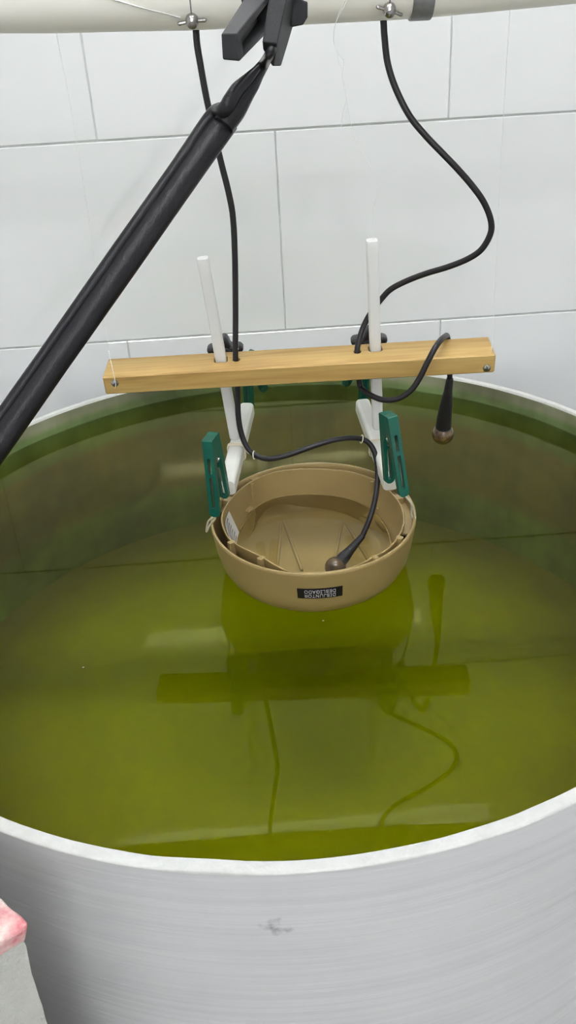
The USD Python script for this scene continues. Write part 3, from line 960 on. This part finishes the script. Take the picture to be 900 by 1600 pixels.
for k, f, cab, lab in ((0, .43, at(397, 711, .783), 'cream string tied round the left arm and the cable'), (1, .43, at(565, 686, .7865), 'cream string tied round the right arm and the cable')):
    o, ax, up, sd = arm_frame(k, f)
    t = thing('string_tie', lab, 'string', o, group='cream string ties')
    for q, dd in enumerate((-.0012, .0014)):
        loop = rounded_square(.0175 + .002, .0155 + .002, .004, 4)
        pts_ = np.array([o + ax * dd + up * p[0] + sd * p[1] for p in loop])
        obj('arm_loop', tube(pts_, .0008, 6, smooth=False, closed=True), 'cord', t)
    cabdir = unit((P1[17] - P1[15]) if k == 0 else (P1[21] - P1[19]))
    e1 = unit(np.cross(cabdir, [0, 0, 1]))
    e2 = np.cross(cabdir, e1)
    ring = np.array([cab + (e1 * math.cos(q) + e2 * math.sin(q)) * .0042 for q in np.arange(14) * 2 * math.pi / 14])
    obj('cable_loop', tube(ring, .0006, 6, smooth=False, closed=True), 'cord', t)
    side = sd if (cab - o) @ sd > 0 else -sd
    p0 = o + side * .0092 + up * .003
    obj('strand', tube([p0, p0 * .5 + (cab + unit(o - cab) * .0042) * .5 + [0, 0, -.001], cab + unit(o - cab) * .0042], .0006, 6), 'cord', t)

# short white loops joining peg feet to the bowl rim
for pin_foot, rimpx, lab in ((W(-0.0705, 0.7135, 0.0880), (328, 822), 'white string loop from the left front peg to the bowl rim'), (W(0.1105, 0.7060, 0.1030), (643, 806), 'white string loop from the right front peg to the bowl rim')):
    r = at_z(*rimpx, RIMZ + .001)
    pth = [pin_foot, pin_foot * .5 + r * .5 + [0.003, 0, .002], r + [0, 0, .0012], r + unit([r[0] - BCX, r[1] - BCY, 0]) * .004 + [0, 0, -.006], r * .5 + pin_foot * .5 + unit([r[0] - BCX, r[1] - BCY, 0]) * .004, pin_foot + [0, 0, -.001]]
    line(lab, pth, .0009, 'cord', 'string', 'peg_string')

# ------------------------------------------------------------------ spring clamp and taped pole
clampT = thing('spring_clamp', 'big black spring clamp gripping the cream pipe', 'clamp', at(420, 20, .70))
h1f = [at(349, 55, .615), at(368, 55, .612), at(373, 92, .612), at(351, 90, .615)]
h1b = [at(388, -6, .735), at(420, -8, .730), at(424, 40, .730), at(392, 44, .735)]
h1 = to_mf(fat_hull(h1f + h1b, .0012))
i1f = [at(362, 60, .622), at(402, 60, .622), at(402, 87, .622), at(365, 87, .622)]
i1b = [at(398, 0, .725), at(460, 0, .725), at(460, 36, .725), at(402, 34, .725)]
obj('handle', h1 - to_mf(hull(i1f + i1b)), 'clamp', clampT, smooth=30)
h2 = to_mf(fat_hull([at(424, -6, .645), at(447, -6, .645), at(431, 67, .632), at(413, 65, .632), at(414, 76, .636), at(427, 100, .652), at(437, 100, .668), at(462, -4, .69), at(455, 40, .68)], .0012))
h2 += to_mf(fat_hull([at(452, -4, .672), at(478, 5, .672), at(478, 26, .672), at(472, 36, .672), at(457, 39, .672), at(448, 36, .672), at(452, -4, .70), at(478, 5, .70), at(478, 26, .70), at(472, 36, .70), at(457, 39, .70)], .0012))
obj('handle', h2, 'clamp', clampT, smooth=30)
xc = float(at(420, 0, .78)[0])
cz = pipe_c(xc)[2]
for sgn in (1, -1):
    prof = []
    aa = np.radians(np.linspace(200, 95, 14) if sgn > 0 else np.linspace(205, 262, 9))
    inn = [(PY + (PR + .0006) * math.cos(q), cz + (PR + .0006) * math.sin(q)) for q in aa]
    out = [(PY + (PR + .0095) * math.cos(q), cz + (PR + .0095) * math.sin(q)) for q in aa]
    poly = np.array(inn + out[::-1])
    cs = m3.CrossSection([poly.tolist()], m3.FillRule.EvenOdd)
    if cs.area() <= 0:
        cs = m3.CrossSection([poly[::-1].tolist()], m3.FillRule.EvenOdd)
    jm = to_tm(m3.Manifold.extrude(cs, .024).translate([0, 0, -.012]))
    P = np.array(jm.vertices)
    jm.vertices = np.stack([P[:, 2] + xc - .001, P[:, 0], P[:, 1]], 1)
    trimesh.repair.fix_normals(jm)
    if sgn > 0:
        obj('jaw', jm, 'clamp_in', clampT, smooth=30)
piv = at(408, -4, .725)
obj('pivot', fat_hull([at(378, -12, .735), at(448, -14, .715), at(446, -2, .715), at(382, 10, .735), at(385, -4, .768), at(440, -4, .768)], .0015), 'clamp_in', clampT, smooth=30)

pole = thing('taped_pole', 'thick black taped pole slanting down left from the spring clamp', 'pole', at_d(-300, 1100, .60))
DP = .60
top0, low0 = at_d(353, 188, DP), at_d(2, 688, DP)
dr = unit(low0 - top0)
low = top0 + dr * ((top0[2] - .02) / -dr[2])
axis = [top0 + dr * s for s in np.linspace(0, np.linalg.norm(low - top0), 60)]
wob = meshkit.fbm(np.array(axis) * 40, 2, 5) - .5
pr2 = .0093 + wob * .0006
obj('tube', sweep(np.array(axis), np.array([circ(q, 20) for q in pr2])), 'pole', pole, smooth=50)
side_ = unit(np.cross(dr, FW))
if side_[0] > 0:
    side_ = -side_
off = side_ * .0088 - FW * .0042
axis2 = np.array(axis) + off
obj('side_cable', sweep(axis2[1:], np.array([circ(.0042 + q * .0008, 12) for q in wob[1:]])), 'pole', pole, smooth=50, label='thinner cable strapped along the pole')
neck_px = [(428, 70, .640, 6.0), (421, 84, .632, 7.0), (413, 99, 0, 8.5), (402, 115, 0, 11.0), (392, 130, 0, 14.5), (380, 147, 0, 17.0), (367, 170, 0, 18.3), (357, 184, 0, 18.6), (349, 196, 0, 17.5)]
npt = [at(px, py, y) if y else at_d(px, py, .592) for px, py, y, _ in neck_px]
obj('neck', tube(npt, [q[3] * .592 / FOC for q in neck_px], 20), 'pole', pole, smooth=50, label='taped neck joining the pole to the clamp handle')
fold = [at_d(403, 106, .583), at_d(388, 122, .581), at_d(371, 139, .580), at_d(360, 156, .580), at_d(350, 171, .582), axis2[0] + dr * .004, axis2[1] + dr * .012]
obj('fold', tube(fold, [.0022, .0036, .0046, .0050, .0050, .0046, .0042], 12), 'pole', pole, smooth=50, label='raised fold of tape')

# ------------------------------------------------------------------ white block at the lower left
A = at(36, 1442, .315)
zt = A[2] - WATER_Z
Bf, Bb = at_z(0, 1464, zt), at_z(0, 1408, zt)
df, db = unit(Bf - A), unit(Bb - A)
q1, q2 = A + df * .20, A + db * .16
lean = at(62, 1600, .315) - A
lean = lean / -lean[2] * A[2] * .25
blk = thing('plaster_block', 'rough white plaster block with a pink stained top at the lower left', 'block', ((A + q1 + q2)[0] / 3, (A + q1 + q2)[1] / 3, 0))
ctr = (q1 + q2) / 2
q3 = q1 + q2 - A
tops = [A, q1, q3, q2]
mid_z = A[2] - .25
low_ = [p + (at(62, 1600, .315) - A) / (A[2] - at(62, 1600, .315)[2]) * .25 for p in tops]
low_ = [np.array([p[0], p[1], mid_z]) for p in low_]
base = [np.array([p[0], p[1], 0.0]) for p in low_]
bm = hull([p - [0, 0, .011] + unit(ctr - p) * .003 for p in tops] + low_ + base)
bm = to_tm(to_mf(bm).refine_to_length(.012)) if hasattr(m3.Manifold, 'refine_to_length') else bm
v = np.array(bm.vertices)
v += (meshkit.fbm(v * 40, 3, 11) - .5)[:, None] * .003 * np.where(v[:, 2:] > .01, 1, 0)
bm.vertices = v
obj('body', bm, 'block', blk, smooth=60)
cp = to_tm(to_mf(fat_hull([p - [0, 0, .0135] + unit(ctr - p) * .0045 for p in tops] + [p - [0, 0, .003] + unit(ctr - p) * .001 for p in tops], .003)).refine_to_length(.006))
v = np.array(cp.vertices)
v += (meshkit.fbm(v * 90, 3, 4) - .5)[:, None] * np.array([.002, .002, .005])
cp.vertices = v
obj('cap', cp, 'cap', blk, smooth=60, label='pink and red stained top')

# ------------------------------------------------------------------ specks of foam on the water
for px, py, rr_, lab in ((505, 970, .0008, 'tiny white foam fleck on the water just in front of the bowl'), (130, 1043, .0007, 'tiny white foam fleck on the open water at the left of the tank')):
    o = at_z(px, py, 0.0)
    m = trimesh.creation.icosphere(2, 1.0)
    v = np.array(m.vertices)
    v *= (1 + .5 * (meshkit.fbm(v * 2 + px, 2, 3) - .5))[:, None]
    m.vertices = v * np.array([rr_ * 1.5, rr_, rr_ * .5]) + o + [0, 0, rr_ * .35]
    t = obj('foam_fleck', m, 'fleck')
    tag(prim(t), lab, 'foam')
